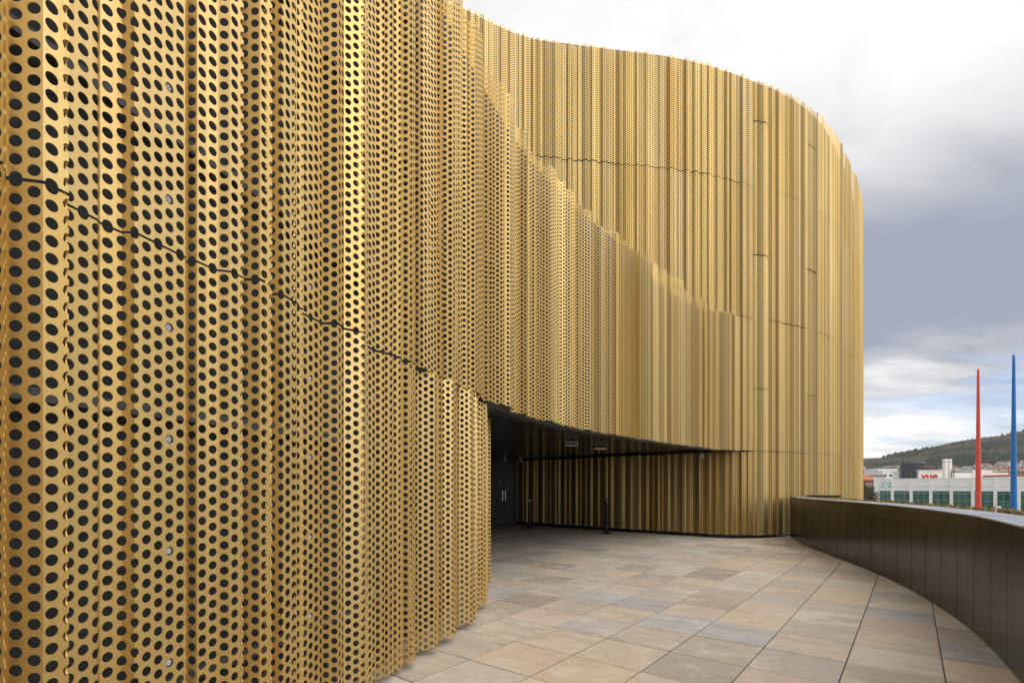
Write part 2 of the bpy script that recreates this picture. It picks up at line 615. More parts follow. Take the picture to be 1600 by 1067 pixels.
rngF = random.Random(11)
START = [(4, 62), (3, 2), (3, -72), (5, -4), (1, -55), (3, 4), (2, 74), (9, -4), (2, -68), (2, 74), (2, 0), (2, 6), (2, 58), (3, 0), (2, -70), (4, 70), (3, 0), (4, -68),
         (2, 2), (2, 70), (5, -6), (2, -60), (3, 3)]
profF = fold_profile(PF.len, rngF, START, s_start=PF.s_near(-1.625, 1.60), end_n=0.03)
panF = cut_panels(profF, rngF)
NEAR_S = PF.s_near(-0.47, 5.5)
near = [i for i in panF if profF[i[0]][0] < NEAR_S]
far = [i for i in panF if profF[i[0]][0] >= NEAR_S]
# upper tier of the front wing, then its lower tier down to the paving
screen(PF, profF, near, HS, F_TOP, 4, 0.004, rngF)
screen(PF, profF, far, HS, F_TOP, 3, 0.0, rngF, cond=lambda m: m[0] <= 3.9)
screen(PF, profF, far, HS, H2 + 0.02, 3, 0.0, rngF, cond=lambda m: m[0] > 3.9)
L0 = PF.s_near(-0.86, 4.2)
lowF = [i for i in panF if profF[i[-1]][0] < L0 + 0.05]
screen(PF, profF, lowF, 0.05, HS, 4, 0.004, rngF)
s_end = profF[lowF[-1][-1]][0]
pe = PF.at(s_end)
rngL = random.Random(5)
PL2 = Path([tuple(pe)] + L_PTS[1:], 4)
profL = fold_profile(PL2.len, rngL, n0=profF[lowF[-1][-1]][1])
panL = cut_panels(profL, rngL)
screen(PL2, profL, panL, 0.05, HS, 3, 0.004, rngL)
# tall drum
rngT = random.Random(23)
profTR = fold_profile(PTR.len, rngT, depth=0.105, fine=True)
panTR = cut_panels(profTR, rngT)
shared_tiers(PTR, profTR, panTR, [(HS, H2), (H2, H3), (H3, H4)], 2, rngT, split=[(HS, 4.20), (4.20, 7.95), (7.95, 11.70), (11.70, H4)])
rngTL = random.Random(31)
profTL = fold_profile(PTL.len, rngTL, depth=0.105, fine=True, end_n=0.03)
panTL = cut_panels(profTL, rngTL)
shared_tiers(PTL, profTL, panTL, [(H2 + 0.02, H3), (H3, H4)], 2, rngTL)
# foot of the drum and the wall at the back of the passage
screen(PTR, profTR, panTR, 0.08, HS, 2, 0.0, rngT, cond=lambda m: m[0] > 6.75 and m[0] < 8.6)
screen(PTR, profTR, panTR, -0.9, HS, 2, 0.0, rngT, cond=lambda m: m[0] >= 8.6)
rngG = random.Random(41)
first_low = next(i for i in panTR if PTR.at(0.5 * (profTR[i[0]][0] + profTR[i[-1]][0]))[0] > 6.75)[0]
PG2 = Path(G_PTS[:-1] + [tuple(PTR.at(profTR[first_low][0]))], 4)
profG = fold_profile(PG2.len, rngG, depth=0.085, fine=True, end_n=profTR[first_low][1])
panG = cut_panels(profG, rngG)
screen(PG2, profG, panG, 0.10, HS - 0.02, 2, 0.0, rngG)


def wall_part(name, path, n0, n1, z0, z1, mat, s0=0.0, s1=None):
    b = MB()
    b.strip_prism(path.line(n0, 0.25, s0, s1), path.line(n1, 0.25, s0, s1), z0, z1)
    return b.build(name, mat, ARENA)


# the dark weatherproof walls behind the screens
S_LOW = PF.s_near(3.3, 11.35)
wall_part("inner_wall", PF, -0.20, -0.38, HS + 0.02, F_TOP + 0.16, MEMBRANE, 0.0, S_LOW)
wall_part("inner_wall", PF, -0.20, -0.38, HS + 0.02, H2 - 0.02, MEMBRANE, S_LOW + 0.004, PF.len)
wall_part("inner_wall", PF, -0.20, -0.42, 0.0, HS + 0.018, MEMBRANE, 0.0, L0 + 0.1)
wall_part("inner_wall", PL2, -0.32, -0.50, 0.0, HS + 0.01, MEMBRANE, 0.25)
wall_part("inner_wall", PTR, -0.22, -0.42, -6.0, H4 + 0.20, BACKING, 0.0)
wall_part("inner_wall", PTL, -0.22, -0.42, F_TOP - 0.7, H4 + 0.196, BACKING, 0.0, PTL.len)
wall_part("inner_wall", PG, -0.22, -0.40, 0.0, HS + 0.3, BLACK)
wall_part("plinth", PG, -0.02, -0.2, 0.0, 0.11, BLACK)
wall_part("plinth", PTR, -0.05, -0.2, 0.0, 0.09, BLACK, 0.6, 3.5)


for zr in (0.55, 1.75, 3.0, 4.25, 5.5):
    rail = MB()
    s1 = L0 if zr < HS else NEAR_S + 3.0
    rail.strip_prism(PF.line(-0.10, 0.3, 3.0, s1), PF.line(-0.15, 0.3, 3.0, s1), zr, zr + 0.05)
    rail.build("rail", CHROME_DULL, ARENA)


def led_lights():
    """round clear lamps set in the screen holes, in vertical rows"""
    lens = bpy.data.materials.new("led_lens")
    lens, t, bs = material("led_lens", 0.15, 0.0, 0.6)
    bs.inputs["Base Color"].default_value = (0.55, 0.56, 0.62, 1)
    ring = plain("led_ring", (0.20, 0.20, 0.22), 0.4)
    proto = None
    for pan in near[:14]:
        # the facet of this panel that faces the open terrace most
        best = None
        for a, b in zip(pan[:-1], pan[1:]):
            rise = profF[b][2] - 20 * abs(profF[b][1] - profF[a][1])
            if profF[b][2] >= 4 and (best is None or rise > best[0]):
                best = (rise, a, b)
        if best is None:
            continue
        _, a, b = best
        # hole columns start at the panel edge: column centres every two half columns
        before = sum(profF[i][2] for i in pan[1:pan.index(a) + 1])
        k = profF[b][2]
        off = 1 if before % 2 == 0 else 2
        cand = [o for o in range(off, k, 2)]
        if not cand:
            continue
        o = cand[len(cand) // 2] if len(cand) > 1 else cand[0]
        # hc index of the seam inside the column: the centre lies between half columns 2c and 2c+1 with "left" first
        col = (before + o) // 2
        p0, p1 = PF.at(profF[a][0], profF[a][1]), PF.at(profF[b][0], profF[b][1])
        c = p0 + (p1 - p0) * (o / k)
        d = (p1 - p0) / np.linalg.norm(p1 - p0)
        ang = math.atan2(d[1], d[0])
        for tz0, tz1 in ((0.05, HS), (HS, F_TOP)):
            if tz0 < 1 and pan not in lowF:
                continue
            z = tz0 + GAP * 0.5 + (RH if col % 2 == 0 else 0.0) + 6 * RH
            while z < tz1 - 0.1:
                if proto is None:
                    m = MB()
                    n = 16
                    m.lathe([(0.0160, 0), (0.0178, 0.004), (0.0178, 0.010)], n, (0, 0, 0), 1)
                    for q in range(6):
                        r_, a_ = (0, 0) if q == 0 else (0.0092, q * 2 * math.pi / 5)
                        m.lathe([(0.0042, 0.010), (0.0037, 0.0125), (0.0018, 0.0140)], 8, (r_ * math.cos(a_), r_ * math.sin(a_), 0), 0)
                    ob = m.build("led_light", [lens, ring], ARENA)
                    proto = ob.data
                    bpy.data.objects.remove(ob)
                o2 = mesh_obj("led_light", proto, ARENA, (c[0], c[1], z))
                # local +z points out of the sheet
                o2.rotation_euler = (rad(90), 0, ang)
                o2.location -= Vector((d[1], -d[0], 0)) * 0.018
                z += 16 * RH


led_lights()


def soffit():
    """ceiling of the covered passage: dark metal planks above the wing's lower edge"""
    s_a, s_b = PF.s_near(-0.47, 5.5), PF.len
    root = MB()
    root.poly([(-6, 4.5, HS + 0.16), (8, 4.5, HS + 0.16), (8, 21, HS + 0.16), (-6, 21, HS + 0.16)], [(0, 1, 2, 3)])
    front = PF.line(-0.30, 0.25)
    fx = np.array([p[0] for p in front])
    fy = np.array([p[1] for p in front])
    back = MB()
    # backing sheet bounded by the front screen
    poly = [(p[0], p[1]) for p in front if p[1] > 4.0] + [(6.6, 14.6), (5.0, 16.0), (1.0, 20.0), (-6.0, 20.5), (-6.0, 4.1)]
    n = len(poly)
    vs = [(x, y, HS + 0.10) for x, y in poly] + [(x, y, HS + 0.30) for x, y in poly]
    back.poly(vs, [tuple(range(n))[::-1], tuple(range(n, 2 * n))] + [(i, (i + 1) % n, n + (i + 1) % n, n + i) for i in range(n)])
    so = back.build("soffit", SOFFIT, ARENA)
    y = 4.6
    while y < 20.2:
        xr = np.interp(y + 0.1, fy, fx) if y + 0.1 < fy[-1] else None
        if xr is None or y > 14.1:
            xr = 6.3 - (y - 14.1) * 0.98
        b = MB()
        b.box(-5.0, xr - 0.05, y, y + 0.27, HS + 0.045, HS + 0.075)
        b.box(-5.0, xr - 0.05, y, y + 0.02, HS + 0.075, HS + 0.10)
        b.build("soffit_plank", SOFFIT, so)
        y += 0.30
    # trim following the foot of the upper screen
    e = MB()
    e.strip_prism(PF.line(-0.06, 0.2, s_a + 0.5, s_b), PF.line(-0.22, 0.2, s_a + 0.5, s_b), HS - 0.02, HS + 0.10)
    e.build("edge_trim", BLACK, ARENA)


soffit()


def passage_back():
    b = MB()
    M = Matrix.Translation((-0.3, 19.55, 0)) @ Matrix.Rotation(rad(8), 4, "Z")
    b.box(-2.5, 0.85, 0.10, 0.3, 0, HS + 0.1, 0, M)
    b.build("back_wall", BLACK, ARENA)
    for k in (0, 1):
        d = MB()
        d.box(-0.48 + k * 0.48, -0.48 + k * 0.48 + 0.47, 0.04, 0.098, 0.03, 2.22, 0, M)
        door = d.build("door", DOOR, ARENA, M @ Vector((-0.2 + k * 0.48, 0.05, 0)))
        h = MB()
        hx = -0.06 if k == 0 else 0.05
        h.box(hx - 0.012, hx + 0.012, 0.0, 0.025, 0.9, 1.3, 0, M)
        h.box(hx - 0.012, hx + 0.012, 0.025, 0.04, 0.92, 0.94, 0, M)
        h.box(hx - 0.012, hx + 0.012, 0.025, 0.04, 1.26, 1.28, 0, M)
        h.build("handle", CHROME, door)
        sg = MB()
        sx = -0.17 if k == 0 else 0.17
        sg.box(sx - 0.05, sx + 0.05, 0.034, 0.039, 1.45, 1.68, 0, M)
        sg.build("door_sign", plain("door_sign", (0.16, 0.17, 0.16), 0.5), door)


passage_back()
side = MB()
side.box(-2.35, -2.1, 8.9, 19.9, 0.0, HS + 0.1)
side.build("side_wall", BLACK, ARENA)


def roofs():
    # flat roof of the wing behind its screen, and of the drum
    front = PF.line(-0.60, 0.3)
    poly = front + [tuple(p) for p in PTL.line(-0.45, 0.4)[::-1]] + [(-6, 10.5), (-8, -3)]
    n = len(poly)
    b = MB()
    b.poly([(x, y, F_TOP - 0.75) for x, y in poly] + [(x, y, F_TOP - 0.55) for x, y in poly],
           [tuple(range(n))[::-1], tuple(range(n, 2 * n))] + [(i, (i + 1) % n, n + (i + 1) % n, n + i) for i in range(n)])
    b.build("roof", ROOFDARK, ARENA)
    poly = PTL.line(-0.6, 0.4) + PTR.line(-0.6, 0.4)[1:] + [(0, 34), (-10, 24)]
    n = len(poly)
    b = MB()
    b.poly([(x, y, H4 - 0.95) for x, y in poly] + [(x, y, H4 - 0.75) for x, y in poly],
           [tuple(range(n))[::-1], tuple(range(n, 2 * n))] + [(i, (i + 1) % n, n + (i + 1) % n, n + i) for i in range(n)])
    b.build("roof", ROOFDARK, ARENA)


roofs()

# ------------------------------------------------------------------ terrace paving
GL = math.hypot(624, 794)
GA = np.array((624 / GL, 794 / GL))
GB = np.array((794 / GL, -624 / GL))
GROT = math.atan2(GA[1], GA[0])          # local +x along A, local +y along -B
region = [tuple(p) for p in PL.line(-0.3, 0.3)] + [(-2.2, 12), (-2.2, 19.8), (0.2, 19.9)] + PG.line(-0.2, 0.3) + [(7.9, 14.7)] + PP.line(0.0, 0.3)[1:] + [(-2.3, -1.6)] + PF.line(-0.3, 0.3, 1.2, L0)
RX = np.array(region)


def inside(x, y):
    c = False
    n = len(region)
    for i in range(n):
        x1, y1 = region[i]
        x2, y2 = region[(i + 1) % n]
        if (y1 > y) != (y2 > y) and x < (x2 - x1) * (y - y1) / (y2 - y1) + x1:
            c = not c
    return c


def near_edge(x, y):
    a = RX
    b = np.roll(RX, -1, 0)
    ab_ = b - a
    t = np.clip(((np.array((x, y)) - a) * ab_).sum(1) / np.maximum((ab_ ** 2).sum(1), 1e-9), 0, 1)
    return np.min(np.linalg.norm(a + t[:, None] * ab_ - np.array((x, y)), axis=1))


def terrace():
    b = MB()
    n = len(region)
    tb = [(-3.6, -3.5)] + [(-7, 8), (-7, 21), (3, 21), (8.3, 15.4)] + PP.line(-0.30, 0.3)
    n = len(tb)
    b.poly([(x, y, -0.35) for x, y in tb] + [(x, y, -0.008) for x, y in tb],
           [tuple(range(n))[::-1], tuple(range(n, 2 * n))] + [(i, (i + 1) % n, n + (i + 1) % n, n + i) for i in range(n)])
    ter = kind(b.build("terrace", GROUT), "structure")
    P = 0.6245
    a0, b0 = 3.758, -1.672
    rng = random.Random(3)
    special = {}

    def key(a, bb):
        return (int(math.floor((a - a0) / P)), int(math.floor((bb - b0) / P)))

    for (aa, bb, m) in [(4.7, -2.6, STONE_GREY), (5.3, -2.0, STONE_GREY), (5.3, -1.35, STONE_GREY), (5.95, -1.35, STONE_TAN), (5.95, -3.25, STONE_GREY), (5.95, -2.6, STONE_GREY),
                        (7.9, -2.6, STONE_TAN), (4.0, -1.35, STONE_BROWN), (4.0, -0.75, STONE_BROWN), (6.6, -0.1, STONE_BROWN), (7.2, 0.5, STONE_GREY), (6.0, 0.5, STONE_GREY), (7.2, -0.1, STONE_GREY),
                        (6.0, -0.1, STONE), (5.4, -0.1, STONE), (3.4, -1.95, STONE_TAN), (4.0, -1.95, STONE_TAN), (3.4, -2.6, STONE_TAN), (4.0, -2.6, STONE), (4.7, -0.75, STONE_BROWN), (4.7, -0.1, STONE_BROWN)]:
        special[key(aa, bb)] = m
    meshes = {}

    def slab_mesh(poly, mat):
        """paving slab with a worn chamfered rim"""
        m = MB()
        n = len(poly)
        cx, cy = sum(p[0] for p in poly) / n, sum(p[1] for p in poly) / n
        def ring(k, z):
            return [(p[0] + (cx - p[0]) * k, p[1] + (cy - p[1]) * k, z) for p in poly]
        m.poly(ring(0, -0.05) + ring(0, -0.003) + ring(0.007, 0.0),
               [tuple(range(2 * n, 3 * n))] + [(n + i, n + (i + 1) % n, 2 * n + (i + 1) % n, 2 * n + i) for i in range(n)])
        m.poly(ring(0, -0.05) + ring(0, -0.003), [(i, (i + 1) % n, n + (i + 1) % n, n + i) for i in range(n)], 1)
        o = m.build("paving_slab", [mat, GROUT], None)
        me = o.data
        bpy.data.objects.remove(o)
        return me

    cells = []
    for i in range(-8, 34):
        for j in range(-22, 12):
            spans = [(j * P, (j + 1) * P)]
            ac = a0 + (i + 0.5) * P
            bc = b0 + (j + 0.5) * P
            c = GA * ac + GB * bc
            if not (inside(*c) or near_edge(*c) < 0.46):
                continue
            if c[1] < -1.2 or c[1] > 20:
                continue
            cells.append((c[1], i, j, c))
    cells.sort(key=lambda q: (math.hypot(q[3][0], q[3][1])))
    made = 0
    rest = MB()
    for _, i, j, c in cells:
        g = 0.0042
        h = P / 2 - g
        poly = [(-h, -h), (h, -h), (h, h), (-h, h)]
        # trim against the parapet foot
        k = int(np.argmin(((PP.P - c) ** 2).sum(1)))
        q, tn = PP.P[k], PP.N[k]
        cut = False
        if np.linalg.norm(q - c) < 0.6:
            qo = q - tn * 0.15
            def side(p):
                w = c + GA * p[0] - GB * p[1]
                return float(((w - qo) * tn).sum())
            out = []
            for a_, b_ in zip(poly, poly[1:] + poly[:1]):
                sa, sb = side(a_), side(b_)
                if sa >= 0:
                    out.append(a_)
                if (sa >= 0) != (sb >= 0):
                    t = sa / (sa - sb)
                    out.append((a_[0] + (b_[0] - a_[0]) * t, a_[1] + (b_[1] - a_[1]) * t))
            cut = len(out) != 4 or any(side(p) < 0 for p in poly)
            poly = out
            if len(poly) < 3:
                continue
        if (i, j) in special:
            mat = special[(i, j)]
        else:
            r = rng.random()
            mat = STONE if r < 0.70 else STONE_BROWN if r < 0.86 else STONE_TAN if r < 0.94 else STONE_GREY
        z = rng.uniform(-0.0012, 0.0012)
        if made >= 299:
            w = [c + GA * p[0] - GB * p[1] for p in poly]
            n = len(w)
            rest.poly([(p[0], p[1], -0.05) for p in w] + [(p[0], p[1], z) for p in w], [tuple(range(n, 2 * n))[::1]] + [(a_, (a_ + 1) % n, n + (a_ + 1) % n, n + a_) for a_ in range(n)])
            continue
        if cut:
            me = slab_mesh(poly, mat)
        else:
            if mat.name not in meshes:
                meshes[mat.name] = slab_mesh(poly, mat)
            me = meshes[mat.name]
        o = mesh_obj("paving_slab", me, ter, (c[0], c[1], z), GROT)
        if not cut and rng.random() < 0.5:
            o.rotation_euler = (0, 0, GROT + math.pi)
        made += 1
    if rest.v:
        kind(rest.build("paving_slabs", STONE, ter), "stuff")


terrace()

# ------------------------------------------------------------------ parapet
def parapet():
    z_mid, z_top = 0.925, 1.165
    root = thing("parapet_wall", "long curved dark bronze metal parapet wall along the right edge of the paved terrace", "wall", (6.0, 8.0, 0.0))
    # lower panels
    s = 0.0
    core = MB()
    core.strip_prism(PP.line(-0.04, 0.15), PP.line(-0.40, 0.15), -0.3, z_top - 0.03)
    core.build("core", BLACK, root)
    w = 0.562
    s = 0.05
    while s + w < PP.len:
        b = MB()
        b.strip_prism(PP.line(-0.012, 0.14, s + 0.006, s + w - 0.006), PP.line(-0.03, 0.14, s + 0.006, s + w - 0.006), 0.008, z_mid - 0.004)
        b.build("lower_panel", BRONZE, root, PP.at(s + w / 2).tolist() + [0], bevel=0.0015)
        s += w
    w = 1.124
    s = 0.33
    first = True
    while s + w < PP.len:
        b = MB()
        a0 = 0.05 if first else s + 0.004
        b.strip_prism(PP.line(0.004, 0.14, a0, s + w - 0.004), PP.line(-0.03, 0.14, a0, s + w - 0.004), z_mid, z_top - 0.012)
        b.build("upper_panel", BRONZE, root, PP.at(s + w / 2).tolist() + [z_mid], bevel=0.0015)
        first = False
        s += w
    cop = plain("coping_metal", (0.36, 0.38, 0.43), 0.38, 0.6, var=0.12, scale=3)
    s = 0.05
    w = 1.686
    while s + w < PP.len:
        b = MB()
        b.strip_prism(PP.line(0.008, 0.14, s + 0.002, s + w - 0.002), PP.line(-0.42, 0.14, s + 0.002, s + w - 0.002), z_top - 0.012, z_top)
        b.strip_prism(PP.line(0.006, 0.14, s + 0.002, s + 0.03), PP.line(-0.42, 0.14, s + 0.002, s + 0.03), z_top, z_top + 0.004)
        b.build("coping", cop, root, PP.at(s + w / 2).tolist() + [z_top])
        s += w
    # planted edge beyond the coping
    b = MB()
    b.strip_prism(PP.line(-0.425, 0.2), PP.line(-1.3, 0.2), -0.3, 1.10)
    kind(b.build("roof_edge", plain("substrate", (0.11, 0.085, 0.06), 0.95, scale=20)), "structure")
    rng = np.random.default_rng(4)
    m = bpy.data.materials.new("sedum")
    m, t, bs = material("sedum", 0.8)
    at = t.node("ShaderNodeAttribute", attribute_name="tone")
    t.l.new(t.ramp(at.outputs["Fac"], [(0, (0.30, 0.22, 0.06)), (0.3, (0.36, 0.29, 0.12)), (0.55, (0.16, 0.15, 0.05)), (0.8, (0.20, 0.07, 0.04)), (1, (0.38, 0.33, 0.22))], "CONSTANT"), bs.inputs["Base Color"])
    V, F, tone = [], [], []
    for c in range(1500):
        s = rng.uniform(0.2, PP.len - 3)
        n = rng.uniform(-1.0, -0.44)
        p = PP.at(s, n)
        tt = rng.random()
        hgt = rng.uniform(0.025, 0.075)
        for q in range(7):
            a = rng.uniform(0, 6.28)
            r = rng.uniform(0.0, 0.05)
            x, y = p[0] + r * math.cos(a), p[1] + r * math.sin(a)
            e = rng.uniform(0.010, 0.022)
            z = 1.10 + hgt * rng.uniform(0.3, 1)
            k = len(V)
            a2 = rng.uniform(0, 6.28)
            dx, dy = e * math.cos(a2), e * math.sin(a2)
            V += [(x - dx, y - dy, z - 0.01), (x + dx, y + dy, z - 0.01), (x - dy * .4, y + dx * .4, z + e), (x, y, 1.095)]
            F += [(k, k + 1, k + 2), (k, k + 2, k + 3), (k + 1, k + 3, k + 2)]
            tone += [tt] * 4
    me = bpy.data.meshes.new("sedum")
    me.from_pydata(V, [], F)
    att = me.attributes.new("tone", "FLOAT", "POINT")
    att.data.foreach_set("value", tone)
    me.materials.append(m)
    o = mesh_obj("sedum", me)
    o["kind"] = "stuff"
    # loose flashing lying where the coping meets the drum
    b = MB()
    M = Matrix.Translation((8.35, 13.6, z_top + 0.006)) @ Matrix.Rotation(rad(-20), 4, "Z")
    b.box(-0.40, 0.40, -0.09, 0.09, 0.0, 0.012, 0, M)
    b.box(-0.40, 0.40, 0.07, 0.09, 0.012, 0.05, 0, M)
    tag(b.build("metal_flashing", BLACK, None, (8.35, 13.6, z_top + 0.006)), "thin dark metal flashing lying on the parapet top where it meets the gold drum", "flashing")
    # small weather post and lamp beyond the coping
    d = 6.0
    bx, by = (1556 - 800) / 794 * d, d
    root2 = thing("camera_post", "small white post with a white dome camera on a side arm behind the parapet", "camera", (bx, by, 1.10))
    b = MB()
    b.lathe([(0.018, 0), (0.018, 0.01), (0.0065, 0.012), (0.0065, 0.19)], 12, (bx, by, 1.10))
    b.build("post", WHITE, root2, smooth=True)
    b = MB()
    b.box(bx, bx + 0.035, by - 0.004, by + 0.004, 1.20, 1.208)
    b.box(bx - 0.025, bx, by - 0.004, by + 0.004, 1.165, 1.172)
    b.build("arm", WHITE, root2)
    b = MB()
    b.lathe([(0.006, -0.022), (0.014, -0.016), (0.018, -0.004), (0.018, 0.004), (0.012, 0.012), (0.004, 0.016)], 14, (bx + 0.04, by, 1.204))
    b.build("camera_dome", WHITE, root2, smooth=True)


parapet()

# ------------------------------------------------------------------ posts and fittings in the passage
def bollard(x, y, label):
    root = thing("barrier_post", label, "barrier post", (x, y, 0), "black queue barrier posts in the covered passage")
    b = MB()
    b.lathe([(0.175, 0.001), (0.175, 0.012), (0.15, 0.024), (0.05, 0.034), (0.04, 0.04)], 28, (x, y, 0))
    b.build("base", BLACK, root, smooth=True)
    b = MB()
    b.lathe([(0.052, 0.036), (0.052, 0.93)], 20, (x, y, 0))
    b.build("post", BLACK, root, smooth=True)
    b = MB()
    b.lathe([(0.06, 0.93), (0.063, 0.94), (0.063, 1.02), (0.053, 1.045), (0.02, 1.05)], 20, (x, y, 0))
    cap = b.build("cap", BLACK, root, smooth=True)
    b = MB()
    b.box(x - 0.016, x + 0.016, y - 0.070, y - 0.061, 0.955, 1.0)
    b.build("belt_clip", CHROME, cap)


bollard(0.60, 17.6, "black barrier post on a round base, the left one nearest the dark doors")
bollard(2.93, 15.75, "black barrier post on a round base before the gold back wall, the right one")


def ceiling_fittings():
    dull = plain("fitting_grey", (0.45, 0.45, 0.43), 0.5)
    pale = plain("reflection_strip", (0.72, 0.66, 0.56), 0.4)  # off-white stands in for a bright streak reflected under the soffit
    x, y = 1.32, 11.3
    r = thing("ceiling_light", "small grey box fitting hanging under the dark soffit near its front edge", "light", (x, y, HS))
    b = MB()
    b.box(x - 0.14, x + 0.14, y - 0.06, y + 0.06, HS - 0.085, HS + 0.01)
    b.build("housing", dull, r, bevel=0.006)
    b = MB()
    for k in range(6):
        b.box(x - 0.12 + k * 0.042, x - 0.09 + k * 0.042, y - 0.066, y - 0.0605, HS - 0.07, HS - 0.02)
    b.build("grille", BLACK, r)
    b = MB()
    b.box(x - 0.03, x + 0.03, y - 0.03, y + 0.03, HS + 0.012, HS + 0.045)
    b.build("bracket", BLACK, r)
    x, y = 2.28, 13.2  # pale strips with a reflected streak put into their colour, no light source
    r = thing("ceiling_light", "pale twin strips painted as a reflection under the dark soffit, deeper in the passage", "light", (x, y, HS))
    b = MB()
    b.box(x - 0.17, x + 0.17, y - 0.20, y + 0.20, HS + 0.012, HS + 0.044)
    b.build("tray", BLACK, r)
    for k in (-1, 1):
        b = MB()
        b.box(x - 0.15, x + 0.15, y + k * 0.1 - 0.055, y + k * 0.1 + 0.055, HS - 0.02, HS + 0.0115)
        b.build("reflection_strip", pale, r, bevel=0.006)
    for (x, y, lab) in [(0.31, 18.7, "pale dome camera on the passage ceiling by the dark doors"), (3.9, 15.6, "small grey spotlight high on the passage back wall, right of the first post"),
                        (5.35, 14.35, "small grey spotlight under the soffit beside the bright gold corner"), (-0.25, 17.6, "small pale sensor under the ceiling behind the near gold corner")]:
        nm = "dome_camera" if "dome" in lab else "spotlight" if "spot" in lab else "ceiling_sensor"
        r = thing(nm, lab, nm.replace("_", " ").replace("ceiling ", "") if nm != "dome_camera" else "camera", (x, y, HS))
        b = MB()
        b.lathe([(0.05, -0.03), (0.05, 0.0445)], 16, (x, y, HS))
        b.build("mount", BLACK if nm == "spotlight" else dull, r, smooth=True)
        b = MB()
        if nm == "spotlight":
            b.lathe([(0.035, -0.17), (0.052, -0.165), (0.052, -0.055), (0.02, -0.031)], 16, (x, y, HS))
        else:
            b.lathe([(0.015, -0.115), (0.05, -0.10), (0.07, -0.07), (0.075, -0.031)], 16, (x, y, HS))
        b.build("head", dull, r, smooth=True)


ceiling_fittings()

# ------------------------------------------------------------------ ground, hill and town
ZG = -6.0


def ground():
    b = MB()
    b.poly([(-9000, -9000, ZG), (9000, -9000, ZG), (9000, 9000, ZG), (-9000, 9000, ZG)], [(0, 1, 2, 3)])
    m, t, bs = material("town_ground", 0.95)
    geo = t.node("ShaderNodeNewGeometry")
    nz = t.noise(geo.outputs["Position"], 0.02, 6, 0.6)
    t.l.new(t.ramp(nz, [(0.35, (0.16, 0.16, 0.155)), (0.55, (0.22, 0.215, 0.205)), (0.7, (0.06, 0.075, 0.04))]), bs.inputs["Base Color"])
    kind(b.build("ground", m), "structure")


ground()


def ridge(x):
    xs = [1350, 1500, 1640, 1801, 1965, 2063, 2160, 2290, 2436, 2620, 3200, 4200, 5200]
    zs = [0, 4, 50, 98, 150, 158, 177, 210, 240, 266, 330, 300, 200]
    return float(np.interp(x, xs, zs))


def hill_z(x, y):
    # a long hillside whose crest runs along y = 2600 and whose foot bends towards the town
    t = min(1.0, max(0.0, (y - 1400) / 1200))
    foot = min(1.0, max(0.0, (y - 1230) / 170))
    up = 0.2 * foot * foot * (3 - 2 * foot) + 0.8 * (0.7 * t + 0.3 * t * t * (3 - 2 * t))
    back = 1.0 if y < 2600 else max(0.0, 1 - ((y - 2600) / 1500) ** 2)
    r = ridge(x + max(0.0, 2600 - y) * 0.86)
    wob = 7 * math.sin(x * 0.011 + y * 0.004) + 5 * math.sin(x * 0.023 - y * 0.013) + 3 * math.sin(x * 0.051 + 1.3)
    return ZG - 1 + (r + 7) * up * back + wob * min(1, r / 80) * up * back


